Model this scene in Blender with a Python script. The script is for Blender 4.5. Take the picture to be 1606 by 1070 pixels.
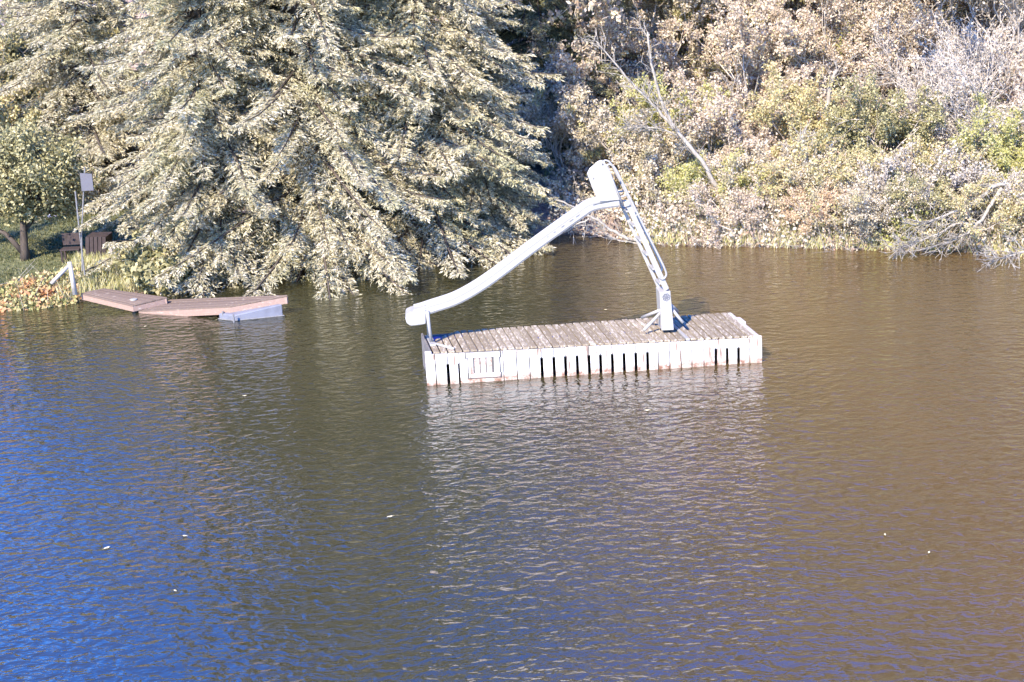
import bpy, math, random
import numpy as np
from math import radians, sin, cos, tan, pi, atan2, degrees
from mathutils import Vector, Matrix, Euler

sc = bpy.context.scene
for o in list(bpy.data.objects):
    bpy.data.objects.remove(o)
C = sc.collection

# ------------------------------------------------------------------ camera
F_PX, PITCH, ROLL, CAM_H = 2300.0, radians(15.8), radians(3.0), 6.8
fwd = np.array([0, cos(PITCH), -sin(PITCH)])
rt0 = np.array([1.0, 0, 0])
up0 = np.cross(rt0, fwd)
rgt = rt0 * cos(ROLL) - up0 * sin(ROLL)
upv = up0 * cos(ROLL) + rt0 * sin(ROLL)
CAM = np.array([0, 0, CAM_H])
cd = bpy.data.cameras.new('camera')
cam = bpy.data.objects.new('camera', cd)
C.objects.link(cam)
cd.sensor_width = 36.0
cd.lens = 36.0 * F_PX / 1606.0
cd.clip_start = 0.1
cd.clip_end = 2000
m = Matrix([[rgt[0], upv[0], -fwd[0], 0], [rgt[1], upv[1], -fwd[1], 0],
            [rgt[2], upv[2], -fwd[2], CAM_H], [0, 0, 0, 1]])
cam.matrix_world = m
sc.camera = cam

# ------------------------------------------------------------------ light
SUN_EL, SUN_AZ = radians(38), radians(28)      # sun behind the camera, to the left
w = bpy.data.worlds.new('World')
sc.world = w
w.use_nodes = True
nt = w.node_tree
sky = nt.nodes.new('ShaderNodeTexSky')
sky.sky_type = 'NISHITA'
sky.sun_disc = False
sky.sun_elevation = SUN_EL
sky.sun_rotation = pi + SUN_AZ                 # azimuth of the sun, behind the camera
sky.ozone_density = 6.0
sky.air_density = 1.0
sky.dust_density = 0.0
bg = nt.nodes['Background']
bg.inputs[1].default_value = 0.15
hs = nt.nodes.new('ShaderNodeHueSaturation')   # the phone camera's strong blue
hs.inputs['Saturation'].default_value = 1.35
hs.inputs['Hue'].default_value = 0.52
nt.links.new(sky.outputs[0], hs.inputs['Color'])
nt.links.new(hs.outputs[0], bg.inputs[0])
sl = bpy.data.lights.new('sun', 'SUN')
sl.energy = 3.0
sl.angle = radians(0.5)
sl.color = (1.0, 0.885, 0.74)
sun = bpy.data.objects.new('sun', sl)
C.objects.link(sun)
ldir = Vector((sin(SUN_AZ) * cos(SUN_EL), cos(SUN_AZ) * cos(SUN_EL), -sin(SUN_EL)))
sun.rotation_euler = ldir.to_track_quat('-Z', 'Y').to_euler()
sc.view_settings.view_transform = 'Standard'
sc.view_settings.look = 'None'
sc.view_settings.gamma = 1
sc.view_settings.exposure = 2.35

# ------------------------------------------------------------------ pixel -> world
def ray(x, y):
    return fwd + rgt * ((x - 803) / F_PX) - upv * ((y - 535) / F_PX)
def G(x, y, z=0.0):                            # onto a level at height z
    d = ray(x, y)
    return CAM + d * ((z - CAM_H) / d[2])
def D(x, y, dist):                             # at a distance along y
    d = ray(x, y)
    return CAM + d * (dist / d[1])
def PL(x, y, p0, n):                           # onto a vertical plane
    d = ray(x, y)
    return CAM + d * (np.dot(p0 - CAM, n) / np.dot(d, n))

# ------------------------------------------------------------------ object helpers
def link(o, parent=None):
    C.objects.link(o)
    if parent is not None:
        o.parent = parent
    return o
def tag(o, label=None, cat=None, group=None, kind=None):
    if label: o['label'] = label
    if cat: o['category'] = cat
    if group: o['group'] = group
    if kind: o['kind'] = kind
    return o
def thing(name, loc, label, cat, group=None, rz=0, scale=1):
    o = bpy.data.objects.new(name, None)
    o.empty_display_size = 0.2
    link(o)
    o.location = [float(v) for v in loc]
    o.rotation_euler = (0, 0, rz)
    o.scale = (scale,) * 3 if not hasattr(scale, '__len__') else scale
    return tag(o, label, cat, group)

class MB:                                      # gathers pieces of ONE mesh
    def __init__(s, origin=(0, 0, 0)):
        s.v, s.f, s.o = [], [], np.array(origin, float)
    def add(s, verts, faces):
        b = len(s.v)
        s.v += [tuple(np.array(p, float) - s.o) for p in verts]
        s.f += [tuple(i + b for i in f) for f in faces]
    def hexa(s, p):                            # 8 corners: bottom 4 (ccw), top 4
        s.add(p, [(3, 2, 1, 0), (4, 5, 6, 7), (0, 1, 5, 4), (1, 2, 6, 5), (2, 3, 7, 6), (3, 0, 4, 7)])
    def box(s, c, size, rz=0):
        c = np.array(c, float); sx, sy, sz = [q / 2 for q in size]
        P = []
        for z in (-sz, sz):
            for x, y in ((-sx, -sy), (sx, -sy), (sx, sy), (-sx, sy)):
                P.append(c + [x * cos(rz) - y * sin(rz), x * sin(rz) + y * cos(rz), z])
        s.hexa(P)
    def tube(s, pts, r, n=10, cap=True):
        pts = [np.array(p, float) for p in pts]
        rs = r if hasattr(r, '__len__') else [r] * len(pts)
        V, Fc = [], []
        ref = None
        for i, p in enumerate(pts):
            a = pts[max(i - 1, 0)]; b = pts[min(i + 1, len(pts) - 1)]
            t = (b - a) / (np.linalg.norm(b - a) + 1e-9)
            if ref is None:
                ref = np.array([0, 0, 1.0]) if abs(t[2]) < .9 else np.array([1.0, 0, 0])
            e = np.cross(t, ref); e /= np.linalg.norm(e) + 1e-9
            g = np.cross(e, t); ref = g
            for k in range(n):
                an = 2 * pi * k / n
                V.append(p + rs[i] * (e * cos(an) + g * sin(an)))
        for i in range(len(pts) - 1):
            for k in range(n):
                a = i * n + k; b = i * n + (k + 1) % n
                Fc.append((a, a + n, b + n, b))
        if cap:
            Fc.append(tuple(range(n)))
            Fc.append(tuple(range(len(pts) * n - 1, (len(pts) - 1) * n - 1, -1)))
        s.add(V, Fc)
    def slab(s, outline, offset):              # a flat outline given thickness along a vector
        k = len(outline); off = np.array(offset, float)
        V = [np.array(p, float) for p in outline]; V += [p + off for p in V]
        Fc = [tuple(range(k)), tuple(range(2 * k - 1, k - 1, -1))]
        Fc += [(i, i + k, (i + 1) % k + k, (i + 1) % k) for i in range(k)]
        s.add(V, Fc)
    def build(s, name, mat, parent=None, smooth=False, bevel=0):
        me = bpy.data.meshes.new(name)
        me.from_pydata(s.v, [], s.f)
        import bmesh
        bm = bmesh.new(); bm.from_mesh(me)
        bmesh.ops.recalc_face_normals(bm, faces=bm.faces)
        bm.to_mesh(me); bm.free()
        me.materials.append(mat)
        if smooth:
            for p in me.polygons: p.use_smooth = True
        o = link(bpy.data.objects.new(name, me), parent)
        if bevel:
            b = o.modifiers.new('bevel', 'BEVEL'); b.width = bevel; b.segments = 2
            b.limit_method = 'ANGLE'
        return o

def np_mesh(name, V, Fq, mat, smooth=False):   # fast mesh from arrays: V (n,3), Fq (m,k)
    me = bpy.data.meshes.new(name)
    V = np.ascontiguousarray(V, dtype=np.float32); Fq = np.ascontiguousarray(Fq, dtype=np.int32)
    n, k = Fq.shape
    me.vertices.add(len(V)); me.vertices.foreach_set('co', V.ravel())
    me.loops.add(n * k); me.loops.foreach_set('vertex_index', Fq.ravel())
    me.polygons.add(n)
    me.polygons.foreach_set('loop_start', np.arange(0, n * k, k, dtype=np.int32))
    me.polygons.foreach_set('loop_total', np.full(n, k, dtype=np.int32))
    me.update(calc_edges=True)
    me.materials.append(mat)
    if smooth:
        me.polygons.foreach_set('use_smooth', np.ones(n, dtype=bool))
    return me

def unit(a):
    return a / (np.linalg.norm(a, axis=-1, keepdims=True) + 1e-9)
def leaf_quads(rng, P, Dr, L, W):
    """pointed leaf / shoot at P along Dr, length L, width W -> (n*4,3) , faces"""
    n = len(P)
    R = unit(rng.normal(size=(n, 3)))
    S = unit(np.cross(Dr, R)) * (W[:, None] / 2)
    Dl = Dr * L[:, None]
    V = np.stack([P, P + Dl * .45 + S, P + Dl, P + Dl * .5 - S], 1).reshape(-1, 3)
    return V
def seg_tubes(A, B, ra, rb):
    """many 3-sided tapered twigs at once"""
    t = unit(B - A)
    ref = np.where(np.abs(t[:, 2:3]) < .8, np.array([[0, 0, 1.0]]), np.array([[1.0, 0, 0]]))
    e = unit(np.cross(t, ref)); g = np.cross(e, t)
    V = []
    for P, r in ((A, ra), (B, rb)):
        for k in range(3):
            an = 2 * pi * k / 3
            V.append(P + (e * cos(an) + g * sin(an)) * r[:, None])
    V = np.stack(V, 1)
    n = len(A)
    base = (np.arange(n) * 6)[:, None]
    Fq = np.concatenate([base + np.array([[k, (k + 1) % 3, 3 + (k + 1) % 3, 3 + k]]) for k in range(3)], 0)
    return V.reshape(-1, 3), Fq
def quadfaces(nv):
    return np.arange(nv, dtype=np.int32).reshape(-1, 4)

# ------------------------------------------------------------------ materials
def mat(name):
    mt = bpy.data.materials.new(name); mt.use_nodes = True
    n = mt.node_tree.nodes; l = mt.node_tree.links
    return mt, n, l, n['Principled BSDF']
def ramp(n, stops):
    r = n.new('ShaderNodeValToRGB'); el = r.color_ramp.elements
    while len(el) > len(stops): el.remove(el[-1])
    while len(el) < len(stops): el.new(0.5)
    for e, (p, c) in zip(el, stops):
        e.position = p; e.color = (c[0], c[1], c[2], 1)
    return r
def noise(n, l, scale, detail=4, rough=.55, vec=None, dist=0):
    t = n.new('ShaderNodeTexNoise'); t.inputs['Scale'].default_value = scale
    t.inputs['Detail'].default_value = detail; t.inputs['Roughness'].default_value = rough
    t.inputs['Distortion'].default_value = dist
    if vec is not None: l.new(vec, t.inputs['Vector'])
    return t
def math_(n, l, op, a, b=None):
    t = n.new('ShaderNodeMath'); t.operation = op
    for i, x in enumerate((a, b)):
        if x is None: continue
        if isinstance(x, (int, float)): t.inputs[i].default_value = x
        else: l.new(x, t.inputs[i])
    return t.outputs[0]
def mixc(n, l, fac, a, b, mode='MIX'):
    t = n.new('ShaderNodeMix'); t.data_type = 'RGBA'; t.blend_type = mode
    for s, x in ((0, fac), (6, a), (7, b)):
        if isinstance(x, (int, float)): t.inputs[s].default_value = x
        elif isinstance(x, tuple): t.inputs[s].default_value = (*x, 1)
        else: l.new(x, t.inputs[s])
    return t.outputs[2]

def leafmat(name, stops, transl=.25, rough=.6, spec=.3, patch=None):
    mt, n, l, p = mat(name)
    g = n.new('ShaderNodeNewGeometry')
    r = ramp(n, stops)
    l.new(g.outputs['Random Per Island'], r.inputs[0])
    col = r.outputs[0]
    if patch:                                  # leaf kinds change from clump to clump
        tc = n.new('ShaderNodeTexCoord')
        for (scale, colr, lo, hi) in patch:
            ns = noise(n, l, scale, 2, .5, tc.outputs['Object'])
            mr = n.new('ShaderNodeMapRange'); mr.inputs[1].default_value = lo; mr.inputs[2].default_value = hi
            l.new(ns.outputs[0], mr.inputs[0])
            col = mixc(n, l, mr.outputs[0], col, colr)
    l.new(col, p.inputs['Base Color'])
    p.inputs['Roughness'].default_value = rough
    p.inputs['Specular IOR Level'].default_value = spec
    tr = n.new('ShaderNodeBsdfTranslucent'); l.new(col, tr.inputs[0])
    mx = n.new('ShaderNodeMixShader'); mx.inputs[0].default_value = transl
    l.new(p.outputs[0], mx.inputs[1]); l.new(tr.outputs[0], mx.inputs[2])
    l.new(mx.outputs[0], n['Material Output'].inputs[0])
    return mt
def barkmat(name, c1, c2, scale=8):
    mt, n, l, p = mat(name)
    tc = n.new('ShaderNodeTexCoord')
    mp = n.new('ShaderNodeMapping'); mp.inputs['Scale'].default_value = (1, 1, .3)
    l.new(tc.outputs['Object'], mp.inputs[0])
    t = noise(n, l, scale, 6, .65, mp.outputs[0])
    r = ramp(n, [(.35, c1), (.65, c2)]); l.new(t.outputs[0], r.inputs[0])
    l.new(r.outputs[0], p.inputs['Base Color']); p.inputs['Roughness'].default_value = .85
    b = n.new('ShaderNodeBump'); b.inputs['Strength'].default_value = .6; b.inputs['Distance'].default_value = .02
    l.new(t.outputs[0], b.inputs['Height']); l.new(b.outputs[0], p.inputs['Normal'])
    return mt

M = {}
M['spruce'] = leafmat('spruce_needles', [(0, (.22, .195, .105)), (.35, (.38, .34, .205)), (.7, (.51, .46, .32)), (1, (.62, .565, .42))],
                      .3, patch=[(.55, (.30, .30, .15), .52, .80)])
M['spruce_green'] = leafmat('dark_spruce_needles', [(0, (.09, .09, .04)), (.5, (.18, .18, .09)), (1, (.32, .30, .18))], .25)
M['bark_dark'] = barkmat('bark_dark', (.03, .022, .016), (.085, .065, .05))
M['bark_pale'] = barkmat('bark_pale', (.18, .16, .13), (.33, .30, .25), 14)
M['bark_grey'] = barkmat('bark_grey', (.34, .29, .23), (.54, .48, .40), 14)
PK = lambda a: a
M['leaf_pink'] = leafmat('leaf_pinkish_brown', [(0, (.30, .21, .14)), (.4, (.54, .45, .34)), (.8, (.66, .58, .47)), (1, (.58, .52, .28))], .4)
M['leaf_tan'] = leafmat('leaf_tan', [(0, (.30, .24, .13)), (.5, (.56, .49, .36)), (1, (.70, .63, .50))], .4,
                        patch=[(.9, (.36, .34, .12), .55, .68)])
M['leaf_yellow'] = leafmat('leaf_yellow_green', [(0, (.30, .26, .11)), (.5, (.54, .48, .23)), (.85, (.64, .57, .34)), (1, (.58, .36, .22))], .4)
M['leaf_green'] = leafmat('leaf_bright_green', [(0, (.26, .26, .08)), (.5, (.48, .46, .15)), (1, (.60, .55, .32))], .4)
M['leaf_orange'] = leafmat('leaf_orange', [(0, (.34, .22, .12)), (.5, (.56, .42, .28)), (.8, (.60, .50, .30)), (1, (.56, .36, .24))], .3)
M['leaf_grey'] = leafmat('leaf_grey_dry', [(0, (.26, .22, .17)), (.5, (.44, .39, .32)), (1, (.58, .52, .43))], .3)
M['leaf_olive'] = leafmat('leaf_olive', [(0, (.13, .12, .05)), (.5, (.28, .26, .12)), (.9, (.42, .38, .21)), (1, (.5, .42, .18))], .25)

def plain(name, col, rough=.5, var=.12, scale=6, spec=.5, metal=0, dark=None):
    mt, n, l, p = mat(name)
    tc = n.new('ShaderNodeTexCoord')
    t = noise(n, l, scale, 6, .65, tc.outputs['Object'])
    d = dark or tuple(c * (1 - var * 2) for c in col)
    r = ramp(n, [(.3, d), (.55, col)]); l.new(t.outputs[0], r.inputs[0])
    l.new(r.outputs[0], p.inputs['Base Color'])
    p.inputs['Roughness'].default_value = rough; p.inputs['Metallic'].default_value = metal
    p.inputs['Specular IOR Level'].default_value = spec
    return mt
M['white'] = plain('white_gelcoat', (.30, .29, .268), .35, .02, 3)
M['white_metal'] = plain('white_painted_metal', (.28, .27, .25), .4, .08, 10)
M['dark_seam'] = plain('dark_seam', (.08, .075, .07), .7)
M['blue'] = plain('blue_drum_plastic', (.05, .07, .32), .4, .15)
M['black'] = plain('black_mark', (.02, .02, .025), .5)
M['mark_grey'] = plain('grey_mark', (.12, .12, .13), .5)

# painted raft side: white with rust and grime towards the water and in runs
def raftside():
    mt, n, l, p = mat('raft_white_paint')
    g = n.new('ShaderNodeNewGeometry')
    sx = n.new('ShaderNodeSeparateXYZ'); l.new(g.outputs['Position'], sx.inputs[0])
    mp = n.new('ShaderNodeMapping'); mp.inputs['Scale'].default_value = (16, 16, 2.0)
    l.new(g.outputs['Position'], mp.inputs[0])
    runs = noise(n, l, 1, 5, .6, mp.outputs[0])
    blot = noise(n, l, 9, 5, .7, g.outputs['Position'])
    r = ramp(n, [(.0, (.52, .50, .46)), (.565, (.52, .50, .46)), (.61, (.28, .20, .15)), (.70, (.12, .08, .06))])
    l.new(runs.outputs[0], r.inputs[0])
    # waterline stain, a band with a ragged top
    h = math_(n, l, 'ADD', sx.outputs[2], math_(n, l, 'MULTIPLY', blot.outputs[0], -.22))
    mr = n.new('ShaderNodeMapRange'); mr.inputs[1].default_value = .01; mr.inputs[2].default_value = -.04
    l.new(h, mr.inputs[0])
    r2 = ramp(n, [(.38, (.16, .075, .04)), (.58, (.42, .34, .27))]); l.new(blot.outputs[0], r2.inputs[0])
    c = mixc(n, l, mr.outputs[0], r.outputs[0], r2.outputs[0])
    l.new(c, p.inputs['Base Color']); p.inputs['Roughness'].default_value = .6
    return mt
M['raftside'] = raftside()
# weathered deck: grey-brown wood with white paint left in ragged patches
def deckmat(name, wood1, wood2, paint, lo, hi, stretch=(3, 14, 14)):
    mt, n, l, p = mat(name)
    g = n.new('ShaderNodeNewGeometry')
    tc = n.new('ShaderNodeTexCoord')
    mp = n.new('ShaderNodeMapping'); mp.inputs['Scale'].default_value = stretch
    l.new(tc.outputs['Object'], mp.inputs[0])
    t = noise(n, l, 2.2, 7, .72, mp.outputs[0])
    fine = noise(n, l, 26, 5, .7, tc.outputs['Object'])
    r = ramp(n, [(0, wood1), (1, wood2)]); l.new(g.outputs['Random Per Island'], r.inputs[0])
    wd = mixc(n, l, math_(n, l, 'MULTIPLY', fine.outputs[0], .7), r.outputs[0], tuple(c * .45 for c in wood1))
    off = math_(n, l, 'MULTIPLY', g.outputs['Random Per Island'], .06)
    s = math_(n, l, 'ADD', t.outputs[0], off)
    mr = n.new('ShaderNodeMapRange'); mr.inputs[1].default_value = lo; mr.inputs[2].default_value = hi
    l.new(s, mr.inputs[0])
    c = mixc(n, l, mr.outputs[0], wd, paint)
    l.new(c, p.inputs['Base Color']); p.inputs['Roughness'].default_value = .75
    b = n.new('ShaderNodeBump'); b.inputs['Strength'].default_value = .5; b.inputs['Distance'].default_value = .004
    l.new(t.outputs[0], b.inputs['Height']); l.new(b.outputs[0], p.inputs['Normal'])
    return mt
M['deck'] = deckmat('weathered_deck', (.20, .155, .095), (.29, .235, .16), (.46, .41, .32), .54, .66, (12, 3, 12))
M['deck_edge'] = plain('worn_white_edge', (.42, .39, .36), .6, .3, 20, dark=(.2, .15, .12))
M['red_deck'] = deckmat('red_brown_dock', (.13, .09, .065), (.18, .13, .095), (.30, .25, .195), .62, .74, (4, 4, 12))
M['red_side'] = deckmat('red_dock_fascia', (.26, .17, .125), (.31, .21, .16), (.38, .32, .26), .6, .75, (4, 4, 14))
M['float'] = plain('grey_blue_float', (.14, .145, .17), .45, .15, 3)
M['greypaint'] = plain('grey_white_paint', (.16, .155, .15), .5, .2, 20)

# ------------------------------------------------------------------ terrain + water
def pxs(lst):
    return [tuple(G(x, y, 0)[:2]) for x, y in lst]
shore = pxs([(-900, 470), (-300, 500), (0, 487), (60, 484), (125, 474), (190, 462), (270, 458), (340, 445), (430, 430), (520, 415), (640, 405),
             (740, 388), (830, 372), (900, 368), (960, 376), (1010, 384), (1100, 386), (1190, 388), (1300, 391), (1400, 393),
             (1520, 396), (1606, 404), (1900, 420), (2500, 430)])
shore[0] = (-32, shore[0][1]); shore[1] = (-20, 25.5)
poly = np.array([(-60, 3.5), (-60, 26)] + shore + [(60, 30), (60, 3.5)])
def sdist(x, y):
    """signed distance to the pond outline: + on land, - in the pond"""
    x = np.asarray(x, float); y = np.asarray(y, float)
    d = np.full(x.shape, 1e9); inside = np.zeros(x.shape, bool)
    n = len(poly)
    for i in range(n):
        x1, y1 = poly[i]; x2, y2 = poly[(i + 1) % n]
        ex, ey = x2 - x1, y2 - y1
        t = np.clip(((x - x1) * ex + (y - y1) * ey) / (ex * ex + ey * ey + 1e-12), 0, 1)
        d = np.minimum(d, np.hypot(x - x1 - t * ex, y - y1 - t * ey))
        c = ((y1 > y) != (y2 > y)) & (x < (x2 - x1) * (y - y1) / (y2 - y1 + 1e-12) + x1)
        inside ^= c
    return np.where(inside, -d, d)
def sstep(a, b, x):
    t = np.clip((x - a) / (b - a), 0, 1); return t * t * (3 - 2 * t)
def ground(x, y):
    x = np.asarray(x, float); y = np.asarray(y, float)
    d = sdist(x, y)
    bank = np.where(d < 0, np.maximum(d * .6, -1.6), .42 * sstep(-.1, .9, d))
    right = sstep(-2, 5, x)
    hillr = 7.5 * sstep(1.0, 20, d) * right
    hilll = 5.5 * sstep(38, 62, y) * (1 - right)
    nz = .12 * np.sin(x * 1.3 + y * .7) * np.sin(y * 1.1 - x * .4) * sstep(.5, 3, d)
    return bank + (hillr + hilll + nz) * (y > 10) + 30 * sstep(70, 220, y)

xs = np.concatenate([np.linspace(-260, -22, 30), np.linspace(-21, 21, 211), np.linspace(22, 260, 30)])
ys = np.concatenate([np.linspace(-160, 20, 24), np.linspace(21, 52, 156), np.linspace(53, 330, 40)])
X, Y = np.meshgrid(xs, ys)
Z = ground(X, Y)
V = np.stack([X, Y, Z], -1).reshape(-1, 3)
nx, ny = len(xs), len(ys)
I = np.arange(nx * ny).reshape(ny, nx)
Fq = np.stack([I[:-1, :-1], I[:-1, 1:], I[1:, 1:], I[1:, :-1]], -1).reshape(-1, 4)
def groundmat():
    mt, n, l, p = mat('ground')
    g = n.new('ShaderNodeNewGeometry')
    sp = n.new('ShaderNodeSeparateXYZ'); l.new(g.outputs['Position'], sp.inputs[0])
    t = noise(n, l, 7, 8, .75, g.outputs['Position']); t2 = noise(n, l, .5, 3, .5, g.outputs['Position'])
    litter = ramp(n, [(.3, (.10, .07, .05)), (.5, (.26, .19, .15)), (.7, (.42, .34, .28))]); l.new(t.outputs[0], litter.inputs[0])
    grass = ramp(n, [(.3, (.035, .045, .015)), (.5, (.085, .095, .035)), (.7, (.18, .17, .08))]); l.new(t.outputs[0], grass.inputs[0])
    mr = n.new('ShaderNodeMapRange'); mr.inputs[1].default_value = -7.6; mr.inputs[2].default_value = -9.2
    l.new(sp.outputs[0], mr.inputs[0])
    my = n.new('ShaderNodeMapRange'); my.inputs[1].default_value = 39; my.inputs[2].default_value = 36
    l.new(sp.outputs[1], my.inputs[0])
    c = mixc(n, l, math_(n, l, 'MULTIPLY', mr.outputs[0], my.outputs[0]), litter.outputs[0], grass.outputs[0])
    mz = n.new('ShaderNodeMapRange'); mz.inputs[1].default_value = .12; mz.inputs[2].default_value = -.02
    l.new(sp.outputs[2], mz.inputs[0])
    c = mixc(n, l, mz.outputs[0], c, (.07, .045, .025))
    l.new(c, p.inputs['Base Color']); p.inputs['Roughness'].default_value = .95
    b = n.new('ShaderNodeBump'); b.inputs['Strength'].default_value = .8; b.inputs['Distance'].default_value = .06
    l.new(t.outputs[0], b.inputs['Height']); l.new(b.outputs[0], p.inputs['Normal'])
    return mt
gm = groundmat()
go = link(bpy.data.objects.new('ground', np_mesh('ground', V, Fq, gm, True))); go['kind'] = 'structure'

def watermat():
    mt, n, l, p = mat('pond_water')
    g = n.new('ShaderNodeNewGeometry')
    big = noise(n, l, .16, 2, .5, g.outputs['Position'])
    # wave directions drift slowly over the pond
    v1 = n.new('ShaderNodeMapping'); v1.inputs['Scale'].default_value = (.68, 1.0, 1); v1.inputs['Rotation'].default_value = (0, 0, radians(-6))
    l.new(g.outputs['Position'], v1.inputs[0])
    v2 = n.new('ShaderNodeMapping'); v2.inputs['Scale'].default_value = (.5, 1.15, 1); v2.inputs['Rotation'].default_value = (0, 0, radians(-24))
    l.new(g.outputs['Position'], v2.inputs[0])
    a = noise(n, l, 7.4, 1.8, .5, v1.outputs[0], .4)
    b = noise(n, l, 21.0, 2, .5, v2.outputs[0], .3)
    c = noise(n, l, 1.6, 1, .5, v1.outputs[0])
    gust = n.new('ShaderNodeMapRange'); gust.inputs[1].default_value = .35; gust.inputs[2].default_value = .65
    gust.inputs[3].default_value = .55; gust.inputs[4].default_value = 1.15
    l.new(big.outputs[0], gust.inputs[0])
    h = math_(n, l, 'ADD', math_(n, l, 'MULTIPLY', a.outputs[0], .052), math_(n, l, 'MULTIPLY', b.outputs[0], .008))
    h = math_(n, l, 'MULTIPLY', h, gust.outputs[0])
    h = math_(n, l, 'ADD', h, math_(n, l, 'MULTIPLY', c.outputs[0], .03))
    bp = n.new('ShaderNodeBump'); bp.inputs['Strength'].default_value = 1.0; bp.inputs['Distance'].default_value = 1.0
    l.new(h, bp.inputs['Height']); l.new(bp.outputs[0], p.inputs['Normal'])
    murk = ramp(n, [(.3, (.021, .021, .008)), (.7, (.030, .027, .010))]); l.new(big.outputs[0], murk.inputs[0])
    sx = n.new('ShaderNodeSeparateXYZ'); l.new(g.outputs['Position'], sx.inputs[0])   # browner to the right: the brush slope's reflection painted into the base colour
    refl_ = n.new('ShaderNodeMapRange'); refl_.inputs[1].default_value = .5; refl_.inputs[2].default_value = 6
    l.new(math_(n, l, 'ADD', sx.outputs[0], math_(n, l, 'MULTIPLY', big.outputs[0], 2)), refl_.inputs[0])
    l.new(mixc(n, l, refl_.outputs[0], murk.outputs[0], (.072, .042, .012)), p.inputs['Base Color'])
    p.inputs['Roughness'].default_value = .03; p.inputs['IOR'].default_value = 2.15
    return mt
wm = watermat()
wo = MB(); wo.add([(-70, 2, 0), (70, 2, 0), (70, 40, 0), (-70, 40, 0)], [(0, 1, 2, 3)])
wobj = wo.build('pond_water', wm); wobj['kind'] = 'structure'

# ================================================================== raft with slide
FL, FR = G(680, 603), G(1191, 567)
ZL, ZR = .53, .43
BL, BR = G(663, 523, ZL), G(1147, 490, ZR)
def R(s, t, h):                                # raft coordinates: along, across, height above the deck
    xy = (FL[:2] * (1 - s) + FR[:2] * s) * (1 - t) + (BL[:2] * (1 - s) + BR[:2] * s) * t
    return np.array([xy[0], xy[1], ZL * (1 - s) + ZR * s + h])
LEN = np.linalg.norm(FR - FL)
ux = (FR - FL) / LEN
nrm = np.array([-ux[1], ux[0], 0])             # away from the camera
DEP = abs(np.dot((BL - FL), nrm))
raft = thing('swim_raft', R(.5, .5, -.5), 'long weathered white wooden raft carrying a water slide, floating on the pond', 'raft')
RO = np.array(raft.location)
def rbox(mb, s0, s1, t0, t1, h0, h1):
    mb.hexa([R(s0, t0, h0), R(s1, t0, h0), R(s1, t1, h0), R(s0, t1, h0), R(s0, t0, h1), R(s1, t0, h1), R(s1, t1, h1), R(s0, t1, h1)])
rnd = random.Random(4)
def deck(s0, s1, cnt, tmaxf):
    mb = MB(RO); w_ = (s1 - s0) / cnt
    for i in range(cnt):
        a = s0 + i * w_; g = .0022
        tm0, tm1 = tmaxf(a), tmaxf(a + w_)
        h = rnd.uniform(-.004, .004)
        mb.hexa([R(a + g, -.012, h - .03), R(a + w_ - g, -.012, h - .03), R(a + w_ - g, tm1, h - .03), R(a + g, tm0, h - .03),
                 R(a + g, -.012, h), R(a + w_ - g, -.012, h), R(a + w_ - g, tm1, h), R(a + g, tm0, h)])
    return mb.build('deck', M['deck'], raft, bevel=.004)
def tm_main(s):
    if s < .105: return .50 + .52 * s / .105
    if s > .757: return 1.0 - (s - .757) / .023 * .35
    return 1.01 + rnd.uniform(-.01, .01)
def tm_right(s):
    if s < .80: return .72 + (s - .785) / .015 * .28
    return 1.01 + rnd.uniform(-.012, .012)
deck(.004, .772, 34, tm_main)
deck(.786, .985, 9, tm_right)
mb = MB(RO)
mb.hexa([R(.1, .02, -.05), R(.757, .02, -.05), R(.757, .99, -.05), R(.1, .99, -.05), R(.1, .02, -.032), R(.757, .02, -.032), R(.757, .99, -.032), R(.1, .99, -.032)])
mb.build('joist_frame', M['deck_edge'], raft)
# white edge plank between the two decks, white edge strips
mb = MB(RO); rbox(mb, .7735, .7845, -.02, .66, -.025, .012); mb.build('joint_plank', M['white_metal'], raft, bevel=.004)
mb = MB(RO)
rbox(mb, .986, .999, -.01, .52, -.03, .004); rbox(mb, .987, 1.006, .53, .74, -.03, .015); rbox(mb, .985, .997, .75, .98, -.03, .006)
mb.build('end_plank', M['deck_edge'], raft, bevel=.004)
# front and side boards
def px2s(x): return (x - 677.0) / 514.0
slots = [(682, 0), (701, 1), (719, 1), (787, 0), (808, 0), (828, 0), (847, 2), (866, 2), (884, 2), (902.5, 2), (921, 2), (939, 2), (957.5, 2),
         (976, 2), (994.5, 2), (1013, 3), (1030, 0), (1048, 0), (1066, 0), (1083, 0), (1102, 0), (1121, 2), (1139, 2), (1157, 2), (1175, 0)]
mb = MB(RO)
edges = [(667, 0)] + slots + [(1191.5, 0)]
for i in range(len(edges) - 1):
    a, b = px2s(edges[i][0]), px2s(edges[i + 1][0])
    la = .0045 if edges[i][1] else 0.0014; lb = .0045 if edges[i + 1][1] else 0.0014
    if i == 0: la = 0.0
    if i == len(edges) - 2: lb = 0.0
    # each board is narrow below (slots) and full width above
    h1 = rnd.uniform(-.038, -.030); j = rnd.uniform(0, .003)
    hs = -.20 if i < 4 else -.17
    hs2 = hs
    def bx(s0, s1, h0_, h1_, y0):
        p = []
        for h in (h0_, h1_):
            for (s, o_) in ((s0, -.045 - y0), (s1, -.045 - y0), (s1, -.020 - y0), (s0, -.020 - y0)):
                q = R(s, 0, h); q = q + nrm * o_
                if h <= -.6: q[2] = -.25
                p.append(q)
        mb.hexa(p)
    if (a > px2s(718) and b < px2s(790)):
        bx(a + .001, b - .001, -.7, h1, 0)     # wide hatch board behind the frame
    else:
        bx(a + .0011, b - .0011, hs, h1, j)
        bx(a + la, b - lb, -.7, hs - .0005, j)
mb.build('side_boards', M['raftside'], raft, bevel=.003)
mb = MB(RO)                                    # rim beam behind the boards, back and end walls
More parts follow.
